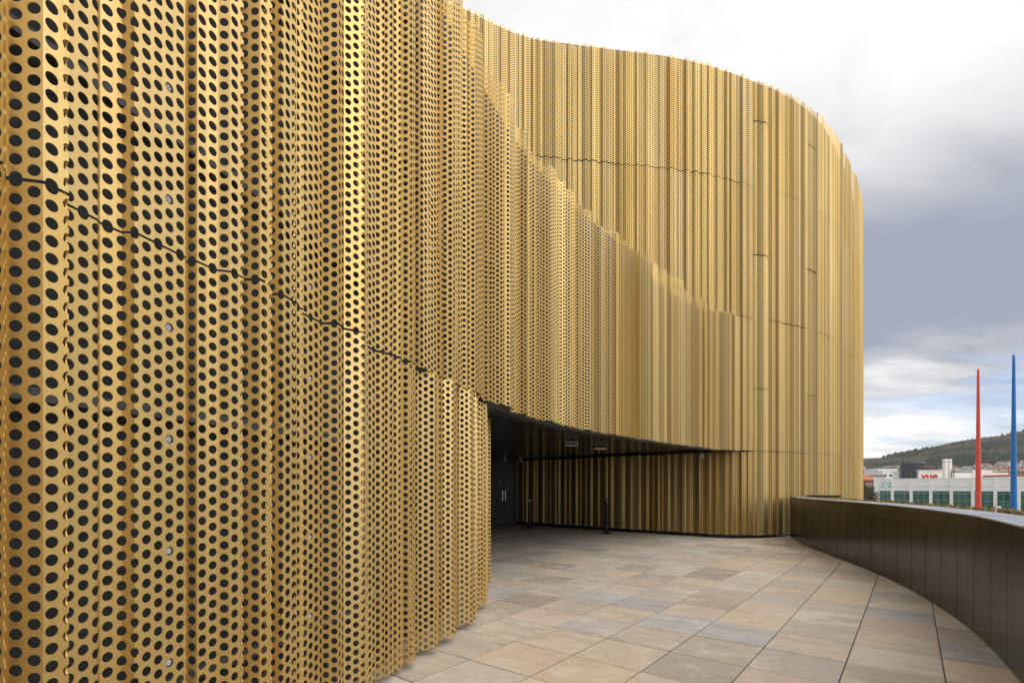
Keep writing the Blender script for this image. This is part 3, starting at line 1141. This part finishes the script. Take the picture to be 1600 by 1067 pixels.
def hill():
    xs = np.linspace(700, 5200, 110)
    ys = np.linspace(1200, 4100, 66)
    V = [(x, y, hill_z(x, y)) for y in ys for x in xs]
    nx = len(xs)
    F = [(j * nx + i, j * nx + i + 1, (j + 1) * nx + i + 1, (j + 1) * nx + i) for j in range(len(ys) - 1) for i in range(nx - 1)]
    b = MB()
    b.poly(V, F)
    m, t, bs = material("hillside", 0.95)
    geo = t.node("ShaderNodeNewGeometry")
    n1 = t.noise(geo.outputs["Position"], 0.004, 6, 0.6, 0.5)
    n2 = t.noise(geo.outputs["Position"], 0.03, 5, 0.65)
    c = t.ramp(n1, [(0.3, (0.035, 0.045, 0.022)), (0.48, (0.085, 0.058, 0.038)), (0.62, (0.06, 0.062, 0.028)), (0.75, (0.10, 0.07, 0.045))])
    c = t.mix(t.smooth(n2, 0.4, 0.7, 0, 0.6), c, (0.03, 0.035, 0.02))
    t.l.new(c, bs.inputs["Base Color"])
    kind(b.build("hillside", m, smooth=True), "structure")
    # the woods: tens of thousands of small ragged crowns, read as one mass
    rng = np.random.default_rng(8)
    V, F, tone = [], [], []
    n = 0
    while n < 15000:
        y = rng.uniform(1640, 2680)
        x = rng.uniform(0.66, 1.10) * y if rng.random() < 0.9 else rng.uniform(1600, 3600)
        r = ridge(x + max(0.0, 2600 - y) * 0.86)
        if r < 15:
            continue
        z = hill_z(x, y)
        patch = math.sin(x * 0.008 + 2 * math.sin(y * 0.006)) + math.sin(y * 0.014 + x * 0.003)
        if patch > 0.9 and rng.random() < 0.7:
            continue
        conifer = patch < -0.2
        h = rng.uniform(7, 14) * (1.15 if conifer else 0.9)
        if y > 2540 and rng.random() < 0.25:
            h *= 1.7
        w = h * (0.28 if conifer else 0.42)
        k = len(V)
        sides = 5
        a0 = rng.uniform(0, 6)
        for j, (rr, zz) in enumerate(((0.5, 0.0), (1.0, 0.35), (0.55, 0.75))):
            for q in range(sides):
                a = a0 + q * 6.283 / sides
                e = w * rr * rng.uniform(0.7, 1.25)
                V.append((x + e * math.cos(a), y + e * math.sin(a), z + h * zz * rng.uniform(0.9, 1.1)))
        V.append((x, y, z + h))
        for j in (0, 1):
            for q in range(sides):
                q2 = (q + 1) % sides
                F.append((k + j * sides + q, k + j * sides + q2, k + (j + 1) * sides + q2, k + (j + 1) * sides + q))
        for q in range(sides):
            F.append((k + 2 * sides + q, k + 2 * sides + (q + 1) % sides, k + 3 * sides))
        tv = rng.uniform(0, 0.45) if conifer else rng.uniform(0.4, 1.0)
        tone += [tv] * (3 * sides + 1)
        n += 1
    me = bpy.data.meshes.new("hill_wood")
    me.from_pydata(V, [], F)
    att = me.attributes.new("tone", "FLOAT", "POINT")
    att.data.foreach_set("value", tone)
    m, t, bs = material("winter_wood", 0.95)
    at = t.node("ShaderNodeAttribute", attribute_name="tone")
    t.l.new(t.ramp(at.outputs["Fac"], [(0, (0.035, 0.048, 0.028)), (0.4, (0.05, 0.06, 0.032)), (0.55, (0.095, 0.075, 0.055)), (0.8, (0.14, 0.10, 0.075)), (1, (0.11, 0.10, 0.06))]), bs.inputs["Base Color"])
    me.materials.append(m)
    o = mesh_obj("hill_wood", me)
    o["kind"] = "stuff"


hill()


def px(x, y, d):
    """town buildings are laid out by bearing and distance"""
    return ((x - 800) / 794 * d, d, EYE + (760 - y) / 794 * d)


CREAM = plain("cream_cladding", (0.9, 0.875, 0.80), 0.6, var=0.06, scale=0.4)
BRICK = plain("red_brick", (0.25, 0.095, 0.065), 0.85, var=0.3, scale=0.8)
ORANGE = plain("orange_roof", (0.42, 0.13, 0.06), 0.7)
GREYROOF = plain("grey_roof", (0.17, 0.17, 0.18), 0.7)
SLATE = plain("slate_roof", (0.13, 0.11, 0.11), 0.8)
HWHITE = plain("render_white", (0.84, 0.82, 0.78), 0.7, var=0.08)
HCREAM = plain("render_cream", (0.60, 0.50, 0.40), 0.7, var=0.1)
DARKGLASS = plain("dark_glass", (0.03, 0.035, 0.04), 0.08, spec=0.8)


def mat_green_glass():
    m, t, bs = material("green_glass", 0.06, 0.0, 0.9)
    tc = t.node("ShaderNodeTexCoord")
    nz = t.noise(t.mapping(tc.outputs["Object"], (1.2, 1.2, 0.25)), 1.2, 4, 0.6)
    t.l.new(t.ramp(nz, [(0.3, (0.02, 0.075, 0.055)), (0.7, (0.07, 0.20, 0.15))]), bs.inputs["Base Color"])
    return m


GREEN = mat_green_glass()


def text_mesh(body, size, depth):
    cu = bpy.data.curves.new("lettering", "FONT")
    cu.body = body
    cu.size = size
    cu.extrude = depth
    cu.offset = 0.012 * size
    ob = bpy.data.objects.new("lettering", cu)
    COL.objects.link(ob)
    dg = bpy.context.evaluated_depsgraph_get()
    me = bpy.data.meshes.new_from_object(ob.evaluated_get(dg))
    bpy.data.objects.remove(ob)
    return me


def leisure_centre():
    p0 = np.array(((1366 - 800) / 794 * 165.0, 165.0))
    p1 = np.array(((1690 - 800) / 794 * 133.0, 133.0))
    ex = (p1 - p0) / np.linalg.norm(p1 - p0)
    en = np.array((ex[1], -ex[0]))               # towards the arena
    L = float(np.linalg.norm(p1 - p0))
    M = Matrix(((ex[0], -en[0], 0, p0[0]), (ex[1], -en[1], 0, p0[1]), (0, 0, 1, 0), (0, 0, 0, 1)))   # local x along facade, local -y outwards
    root = thing("leisure_centre", "long cream flat-roofed building with green windows across the street", "building", (p0[0], p0[1], ZG))
    top, wt = 4.0, 0.12
    bay = L / 9.45
    # main walls behind the piers
    b = MB()
    b.box(0, L, 0.35, 40, ZG, top - 0.25, 0, M)
    b.build("wall", CREAM, root)
    b = MB()
    b.box(-0.02, L, 0.10, 0.34, wt, top - 0.32, 0, M)
    b.build("fascia_backing", GREYROOF, root)
    q = 0
    while q * bay < L - 1:
        for (za, zb) in ((wt, 1.35), (1.43, top - 0.325)):
            b = MB()
            b.box(q * bay - 0.02 if q else -0.06, min((q + 1) * bay - 0.14, L), -0.06, 0.098, za, zb, 0, M)
            b.build("fascia_panel", CREAM, root)
        q += 1
    b = MB()
    b.box(-0.12, L + .1, -0.14, 40.1, top - 0.32, top, 0, M)
    b.build("roof_edge", HWHITE, root)
    b = MB()
    b.box(0.3, L, 0.7, 39.5, top + 0.002, top + 0.03, 0, M)
    b.build("roof", GREYROOF, root)
    x = 0.0
    k = 0
    while x < L - 1:
        b = MB()
        w0 = 1.5 if k == 0 else 0.75
        b.box(x - (0.05 if k == 0 else w0 / 2), x + w0 / 2 if k else 1.45, -0.28, 0.34, ZG, wt - 0.002, 0, M)
        b.box(x - (0.02 if k == 0 else w0 / 2 - .06), x + (w0 / 2 - .06 if k else 1.38), -0.26, -0.062, wt + 0.0, top - 0.34, 0, M)
        b.build("pier", CREAM, root)
        xa = 1.45 if k == 0 else x + w0 / 2
        xb = min(x + bay - 0.375, L)
        for (za, zb) in ((-5.7, wt - 0.004),):
            fr = MB()
            fr.box(xa, xb, 0.2, 0.3, za, za + 0.08, 0, M)
            fr.box(xa, xb, 0.2, 0.3, zb - 0.10, zb, 0, M)
            for q in (0.0, 0.33, 0.67, 1.0):
                xx = xa + (xb - xa) * q
                xx = min(max(xx, xa + 0.04), xb - 0.04)
                fr.box(xx - 0.035, xx + 0.035, 0.201, 0.299, za + 0.08, zb - 0.10, 0, M)
            fr.box(xa, xb, 0.17, 0.198, zb - 0.78, zb - 0.60, 0, M, )
            fr.box(xa, xb, 0.19, 0.215, zb - 2.9, zb - 2.8, 0, M)
            wo = fr.build("window", plain("window_frame_%s" % k, (0.30, 0.36, 0.33), 0.5) if k == 0 else bpy.data.materials["window_frame_0"], root, M @ Vector(((xa + xb) / 2, 0.25, za)))
            pn = MB()
            pn.box(xa, xb, 0.24, 0.26, za + 0.08, zb - 0.10, 0, M)
            pn.build("pane", GREEN, wo)
        x = x + bay
        k += 1
    # lettering on the first bay: L and C pale blue, 2 teal, with a small arc over the C
    blue = plain("sign_blue", (0.05, 0.27, 0.55), 0.5, var=0.05)
    teal = plain("sign_teal", (0.02, 0.36, 0.36), 0.5, var=0.05)
    panel = MB()
    panel.box(0.85, 5.2, -0.12, -0.0925, 0.85, 3.3, 0, M)
    sg = panel.build("sign", HWHITE, root, M @ Vector((3, -0.1, 0.9)))

    def letters(txt, size, x, z, mat, parent, yoff=-0.13, depth=0.01):
        me = text_mesh(txt, size, depth)
        me.transform(M @ Matrix.Translation((x, yoff, z)) @ Matrix.Rotation(rad(90), 4, "X"))
        org = WORLD_LOC[parent.name]
        me.transform(Matrix.Translation(-org))
        me.materials.clear()
        me.materials.append(mat)
        return mesh_obj("lettering", me, parent, org)
    letters("LC", 1.55, 1.15, 1.25, blue, sg)
    letters("2", 2.1, 3.55, 1.25, teal, sg)
    arc = MB()
    for q in range(10):
        a = rad(150 - q * 13)
        arc.box(2.75 + 0.95 * math.cos(a) - 0.09, 2.75 + 0.95 * math.cos(a) + 0.09, -0.135, -0.122, 2.0 + 0.95 * math.sin(a) - 0.05, 2.0 + 0.95 * math.sin(a) + 0.05, 0, M)
    arc.build("swoosh", blue, sg)
    return M, L, top


LCM, LCL, LCTOP = leisure_centre()


def cinema():
    # set-back cream block on the far side of the roof, with the red cinema sign
    d = 200
    x0, y0, z0 = px(1436, 746, d)
    x1, _, z1 = px(1474, 735.5, d)
    root = thing("cinema_block", "cream roof block with red lower-case lettering behind the long cream building", "building", (x0, d, LCTOP))
    b = MB()
    b.box(x0, x1 + 1.5, d, d + 14, ZG, z1)
    b.build("wall", CREAM, root)
    b = MB()
    b.box(x0 - 0.2, x1 + 1.7, d - 0.2, d + 14.2, z1 + 0.002, z1 + 0.3)
    b.build("roof_edge", HWHITE, root)
    red = plain("sign_red", (0.62, 0.035, 0.03), 0.4, var=0.05)
    me = text_mesh("vue", 4.0, 0.12)
    a, _, c = px(1439.3, 748.6, d)
    me.transform(Matrix.Translation((a, d - 0.13, c)) @ Matrix.Rotation(rad(90), 4, "X") @ Matrix.Diagonal((1.13, 1.0, 1.0, 1.0)))
    me.transform(Matrix.Translation(-WORLD_LOC[root.name]))
    me.materials.clear()
    me.materials.append(red)
    mesh_obj("lettering", me, root, WORLD_LOC[root.name])
    # long plain block to the right of it
    xa, _, zt = px(1491, 738, d)
    xb, _, zt2 = px(1577, 736, d)
    root = thing("roof_block", "long plain cream block standing behind the roof between the two tall poles", "building", (xa, d, LCTOP))
    b = MB()
    b.box(xa, xb, d, d + 20, ZG, zt)
    b.build("wall", CREAM, root)
    b = MB()
    m0, m1 = px(1519, 735, d)[0], px(1550, 735, d)[0]
    b.box(m0, m1, d - 0.15, d + 6, zt - 2.5, zt + 0.9)
    b.build("raised_bay", HWHITE, root)
    b = MB()
    b.box(xa - .1, m0 - 0.05, d - 0.1, d + 20.1, zt + 0.002, zt + 0.25)
    b.box(m1 + 0.05, xb + .1, d - 0.1, d + 20.1, zt + 0.002, zt + 0.25)
    b.build("roof_edge", GREYROOF, root)
    # flues
    for k, (xa, xb, lab) in enumerate([(1474, 1479.3, "left one of two tall white metal flues on the cinema roof"), (1481.2, 1486, "right one of two tall white metal flues on the cinema roof")]):
        a, _, c = px(xa, 746, 196)
        e, _, zt = px(xb, 717, 196)
        root = thing("flue", lab, "flue", (a, 196, LCTOP), "white flues on the cinema roof")
        b = MB()
        r = (e - a) / 2
        b.box(a, e, 196 - r, 196 + r, ZG, zt)
        b.build("shaft", HWHITE, root, bevel=0.12)
        b = MB()
        b.box(a - .03, e + .03, 196 - r - .03, 196 + r + .03, zt - 1.2, zt - 1.1)
        b.box(a + 0.2, e - 0.2, 196 - r + .2, 196 + r - .2, zt + 0.004, zt + 0.15)
        b.build("collar", SLATE, root)
    root = thing("roof_ladder", "dark steel frame and ladder beside the white flues", "frame", (px(1489, 746, 195)[0], 195, LCTOP))
    b = MB()
    for xx in (1486.5, 1490.5):
        a, _, zt = px(xx, 734, 195)
        b.box(a - 0.08, a + 0.08, 194.9, 195.1, LCTOP - 2, zt)
    b.build("rail", SLATE, root)
    b = MB()
    for q in range(6):
        a, e = px(1486.5, 0, 195)[0], px(1490.5, 0, 195)[0]
        b.box(a + .08, e - .08, 194.95, 195.05, LCTOP + q * 0.8 - 1, LCTOP + q * 0.8 - 0.9)
    b.build("rung", SLATE, root)
    # drum
    d = 205
    xc, _, zt = px(1424, 724, d)
    r = 16 / 794 * d
    root = thing("glass_rotunda", "dark grey glazed cylindrical rooftop rotunda left of the red sign", "rotunda", (xc, d, LCTOP))
    b = MB()
    b.lathe([(r * 0.97, ZG), (r * 0.97, zt)], 40, (xc, d, 0))
    b.build("glass_drum", plain("rotunda_glass", (0.06, 0.07, 0.08), 0.15, 0.4), root, smooth=True)
    b = MB()
    b.lathe([(r * 1.03, zt + 0.01), (r * 1.03, zt + 0.7)], 40, (xc, d, 0))
    b.build("roof", GREYROOF, root, smooth=True)
    for k in range(9):
        a = rad(190 + k * 20)
        b = MB()
        b.box(-0.10, 0.10, -0.10, 0.10, ZG, zt, 0, Matrix.Translation((xc + r * math.cos(a), d + r * math.sin(a), 0)) @ Matrix.Rotation(a, 4, "Z"))
        b.build("mullion", SLATE, root)
    b = MB()
    for zz in (0.25, 0.6, 0.85):
        z = LCTOP + (zt - LCTOP) * zz
        b.lathe([(r * 1.0, z), (r * 1.0, z + 0.15)], 40, (xc, d, 0))
    b.build("ring", SLATE, root)


cinema()


def block(name, label, x0, x1, yt, d, wall, roof, rows=1, cols=5, yb=None, depth=12, pitch=False, group=None):
    a, _, zt = px(x0, yt, d)
    e = px(x1, yt, d)[0]
    root = thing(name, label, "building", (a, d, ZG), group)
    b = MB()
    b.box(a, e, d, d + depth, ZG, zt)
    b.build("wall", wall, root)
    b = MB()
    if pitch:
        h = min(3.0, depth * 0.3)
        b.poly([(a - .3, d - .3, zt + .01), (e + .3, d - .3, zt + .01), (e + .3, d + depth + .3, zt + .01), (a - .3, d + depth + .3, zt + .01), (a - .3, d + depth / 2, zt + h), (e + .3, d + depth / 2, zt + h)],
               [(0, 1, 5, 4), (3, 4, 5, 2), (0, 4, 3), (1, 2, 5), (0, 3, 2, 1)])
    else:
        b.box(a - 0.2, e + 0.2, d - 0.2, d + depth + 0.2, zt + 0.005, zt + 0.5)
    b.build("roof", roof, root)
    ww = (e - a) / cols
    for r in range(rows):
        for c in range(cols):
            f = MB()
            zz = zt - 1.1 - r * 3.2
            f.box(a + ww * (c + 0.2), a + ww * (c + 0.8), d - 0.08, d - 0.003, zz - 1.5, zz)
            wd = f.build("window", HWHITE, root)
            f = MB()
            f.box(a + ww * (c + 0.2) + .12, a + ww * (c + 0.8) - .12, d - 0.095, d - 0.082, zz - 1.38, zz - .12)
            f.build("pane", DARKGLASS, wd)
    return root


block("brick_block", "red brick flat-roofed block far left, just right of the gold drum edge", 1351.5, 1369, 734, 330, BRICK, HWHITE, 2, 5)
block("white_shed", "long low white flat-roofed building left of the dark rotunda", 1372, 1402, 733, 300, HWHITE, HWHITE, 1, 6)
block("white_hall", "bright white flat block directly left of the dark rotunda", 1379, 1412, 737, 262, HWHITE, HWHITE, 1, 4)
block("brick_house", "small brick block peeping out behind the dark rotunda's left edge", 1400.5, 1413, 729, 345, BRICK, HWHITE, 1, 3)
block("grey_shed", "low grey-roofed shed between the brick block and the cream building", 1354, 1384, 743.5, 240, HCREAM, GREYROOF, 1, 5)
block("pale_block", "narrow pale block at the very edge of the gold drum", 1340, 1352, 730, 360, HCREAM, HWHITE, 2, 3)
block("orange_house", "small house with an orange roof above the shrubs left of the cream building", 1352, 1365, 750, 185, BRICK, ORANGE, 1, 3, depth=8, pitch=True)


def red_rail_building():
    d = 190
    a, _, zb = px(1575, 743, d)
    e, _, zt = px(1650, 728, d)
    root = thing("red_railed_roof", "flat roof terrace with red railings behind the blue pole", "building", (a, d, LCTOP))
    b = MB()
    b.box(a, e, d, d + 12, ZG, zb - 0.3)
    b.build("wall", CREAM, root)
    b = MB()
    b.box(a - .1, e + .1, d - .1, d + 12.1, zb - 0.295, zb + 0.35)
    b.build("roof_edge", ORANGE, root)
    rm = plain("red_paint", (0.30, 0.06, 0.05), 0.5)
    k = 0
    while a + 0.5 + k * 1.3 < e:
        b = MB()
        x = a + 0.5 + k * 1.3
        b.box(x - 0.07, x + 0.07, d + 0.2, d + 0.34, zb + 0.352, zt)
        b.build("railing_post", rm, root)
        k += 1
    b = MB()
    for q in (0.35, 0.7, 1.0):
        z = zb + 0.35 + (zt - zb - 0.35) * q
        b.box(a + 0.3, e, d + 0.345, d + 0.42, z - 0.1, z)
    b.build("handrail", rm, root)


red_rail_building()


def hill_houses():
    rng = random.Random(12)
    kinds = []
    for wall, roof in ((HWHITE, SLATE), (HCREAM, SLATE), (HWHITE, GREYROOF), (HCREAM, BRICK)):
        for terrace_len in (9, 22):
            b = MB()
            w, dp, h, rf = terrace_len, 8, 5.5, 2.6
            b.box(-w / 2, w / 2, -dp / 2, dp / 2, -6, h, 0)
            b.poly([(-w / 2 - .3, -dp / 2 - .3, h), (w / 2 + .3, -dp / 2 - .3, h), (w / 2 + .3, dp / 2 + .3, h), (-w / 2 - .3, dp / 2 + .3, h), (-w / 2 - .3, 0, h + rf), (w / 2 + .3, 0, h + rf)],
                   [(0, 1, 5, 4), (3, 4, 5, 2), (0, 4, 3), (1, 2, 5), (0, 3, 2, 1)], 1)
            n = max(2, terrace_len // 4)
            for q in range(n):
                x = -w / 2 + w * (q + 0.5) / n
                for z in (0.8, 3.4):
                    b.box(x - 0.7, x + 0.7, -dp / 2 - 0.06, -dp / 2 - 0.002, z, z + 1.3, 2)
                if q % 2 == 0:
                    b.box(x - 0.4, x + 0.4, 0.2, 0.9, h + rf - 0.8, h + rf + 0.9, 0)
            o = b.build("hillside_house", [wall, roof, DARKGLASS], None)
            kinds.append((o.data, "white" if wall is HWHITE else "cream", "terrace of houses" if terrace_len > 10 else "house", "grey" if roof is not BRICK else "red"))
            bpy.data.objects.remove(o)
    k = 0
    rows = [(1400, 0), (1425, 0), (1450, 0), (1478, 0), (1508, 0), (1540, 0), (1575, 0), (1612, 0), (1650, 0)]
    for y0, _ in rows:
        x = y0 * 0.74 + rng.uniform(0, 20)
        while x < y0 * 1.04:
            r = ridge(x + max(0.0, 2600 - y0) * 0.86)
            frac = (y0 - 1405) / 245
            lim = 0.73 + 0.24 * frac
            if x / y0 > lim - 0.03 and r > 25:
                me, c1, c2, c3 = rng.choice(kinds)
                o = mesh_obj("hillside_house", me, None, (x, y0 + rng.uniform(-12, 12), 0), rng.uniform(-0.35, 0.35))
                o.location.z = hill_z(x, y0) + 0.6
                tag(o, "tiny far %s %s under a %s roof below the wooded hill" % (c1, c2, c3), "house", "tiny %s %ss with %s roofs on the lower hillside" % (c1, c2.split()[0], c3))
                k += 1
            x += rng.uniform(15, 44)
    return k


hill_houses()

# ------------------------------------------------------------------ masts
def mast(xp, d, ytop, base_px, top_px, color, label, name):
    x = (xp - 800) / 794 * d
    zt = EYE + (760 - ytop) / 794 * d
    rb, rt = base_px / 794 * d / 2, top_px / 794 * d / 2
    m = plain(name + "_paint", color, 0.42, var=0.06, scale=2)
    root = thing("tapered_mast", label, "mast", (x, d, ZG))
    b = MB()
    prof = []
    zb = 1.0
    n = 12
    b.lathe([(rb * 1.25, ZG + 0.04)] + [(rb * 1.25 + (rb - rb * 1.25) * k / 4, ZG + 0.04 + (zb - ZG) * k / 4) for k in range(1, 5)] + [(rb + (rt - rb) * k / n, zb + (zt - zb) * k / n) for k in range(1, n + 1)] + [(rt * 0.7, zt + rt * 0.7), (rt * 0.2, zt + rt)], 28, (x, d, 0))
    b.build("shaft", m, root, smooth=True)
    b = MB()
    b.lathe([(rb * 2.2, ZG), (rb * 2.2, ZG + 0.04)], 24, (x, d, 0))
    b.build("base_plate", GREYROOF, root)
    for k in range(8):
        a = k * math.pi / 4
        q = MB()
        q.lathe([(0.03, ZG + 0.04), (0.03, ZG + 0.12)], 6, (x + rb * 1.8 * math.cos(a), d + rb * 1.8 * math.sin(a), 0))
        q.build("bolt", GREYROOF, root)


mast(1528.5, 42, 578, 7.3, 3.2, (0.76, 0.085, 0.05), "tall tapered red mast rising beyond the parapet", "red_mast")
mast(1584, 40, 556, 7.8, 3.5, (0.012, 0.165, 0.47), "tall tapered blue mast rising beyond the parapet, right of the red one", "blue_mast")


# ------------------------------------------------------------------ shrubby trees between the drum and the cream building
def leafy(xp, ytop, d, width, label, tones, seed):
    rng = np.random.default_rng(seed)
    x, _, zt = px(xp, ytop, d)
    root = thing("shrub_tree", label, "tree", (x, d, ZG), None)
    t = MB()
    t.lathe([(0.22, ZG), (0.16, ZG + 2), (0.09, zt - 1.2), (0.03, zt - 0.4)], 8, (x, d, 0))
    for k in range(7):
        a = rng.uniform(0, 6.28)
        z0 = rng.uniform(ZG + 1.6, zt - 1.5)
        M = Matrix.Translation((x, d, z0)) @ Matrix.Rotation(a, 4, "Z") @ Matrix.Rotation(rad(rng.uniform(30, 60)), 4, "Y")
        L_ = rng.uniform(0.8, width * 0.7)
        t.box(-0.04, 0.04, -0.04, 0.04, 0, L_, 0, M)
    t.build("trunk", plain("bark_%d" % seed, (0.09, 0.065, 0.045), 0.9), root)
    V, F, tone = [], [], []
    H = zt - ZG
    cl = [(rng.normal(0, width * 0.33), rng.normal(0, width * 0.33), ZG + H * rng.uniform(0.2, 0.93)) for _ in range(26)]
    for cx, cy, cz in cl:
        tv = rng.uniform(0, 1)
        rr = rng.uniform(0.45, 0.95)
        for q in range(110):
            v = rng.normal(0, 1, 3)
            v *= rr * rng.uniform(0.5, 1) / np.linalg.norm(v)
            p = np.array((x + cx, d + cy, cz)) + v
            e = rng.uniform(0.06, 0.14)
            a = rng.normal(0, 1, 3)
            a /= np.linalg.norm(a)
            b_ = np.cross(a, rng.normal(0, 1, 3))
            b_ /= np.linalg.norm(b_)
            k = len(V)
            V += [tuple(p - a * e), tuple(p + b_ * e * .5), tuple(p + a * e), tuple(p - b_ * e * .5)]
            F.append((k, k + 1, k + 2, k + 3))
            tone += [min(1, max(0, tv + rng.uniform(-.2, .2)))] * 4
    me = bpy.data.meshes.new("crown")
    org = WORLD_LOC[root.name]
    me.from_pydata([tuple(Vector(p) - org) for p in V], [], F)
    att = me.attributes.new("tone", "FLOAT", "POINT")
    att.data.foreach_set("value", tone)
    m, t_, bs = material("leaves_%d" % seed, 0.8)
    at = t_.node("ShaderNodeAttribute", attribute_name="tone")
    t_.l.new(t_.ramp(at.outputs["Fac"], tones), bs.inputs["Base Color"])
    me.materials.append(m)
    mesh_obj("crown", me, root, org)


GT = [(0, (0.03, 0.04, 0.015)), (0.5, (0.06, 0.07, 0.025)), (1, (0.10, 0.10, 0.045))]
BT = [(0, (0.05, 0.04, 0.02)), (0.5, (0.09, 0.07, 0.035)), (1, (0.12, 0.11, 0.05))]
leafy(1359, 753, 128, 2.2, "brownish green shrubby tree against the left end of the cream building", BT, 1)
leafy(1350, 757, 118, 1.8, "dark green shrubby tree beside the edge of the gold drum", GT, 2)
leafy(1364, 764, 112, 1.3, "low olive shrub in front of the cream building's left corner", GT, 3)


def haze():
    b = MB()
    b.box(-3500, 5600, -60, 4200, ZG - 1.0, 480)
    m = bpy.data.materials.new("haze")
    m.use_nodes = True
    t = NT(m.node_tree)
    t.n.remove(t.n["Principled BSDF"])
    v = t.node("ShaderNodeVolumePrincipled")
    v.inputs["Color"].default_value = (0.86, 0.90, 0.95, 1)
    v.inputs["Density"].default_value = 0.000045
    v.inputs["Anisotropy"].default_value = 0.2
    t.l.new(v.outputs[0], t.n["Material Output"].inputs["Volume"])
    kind(b.build("haze", m), "stuff")


haze()
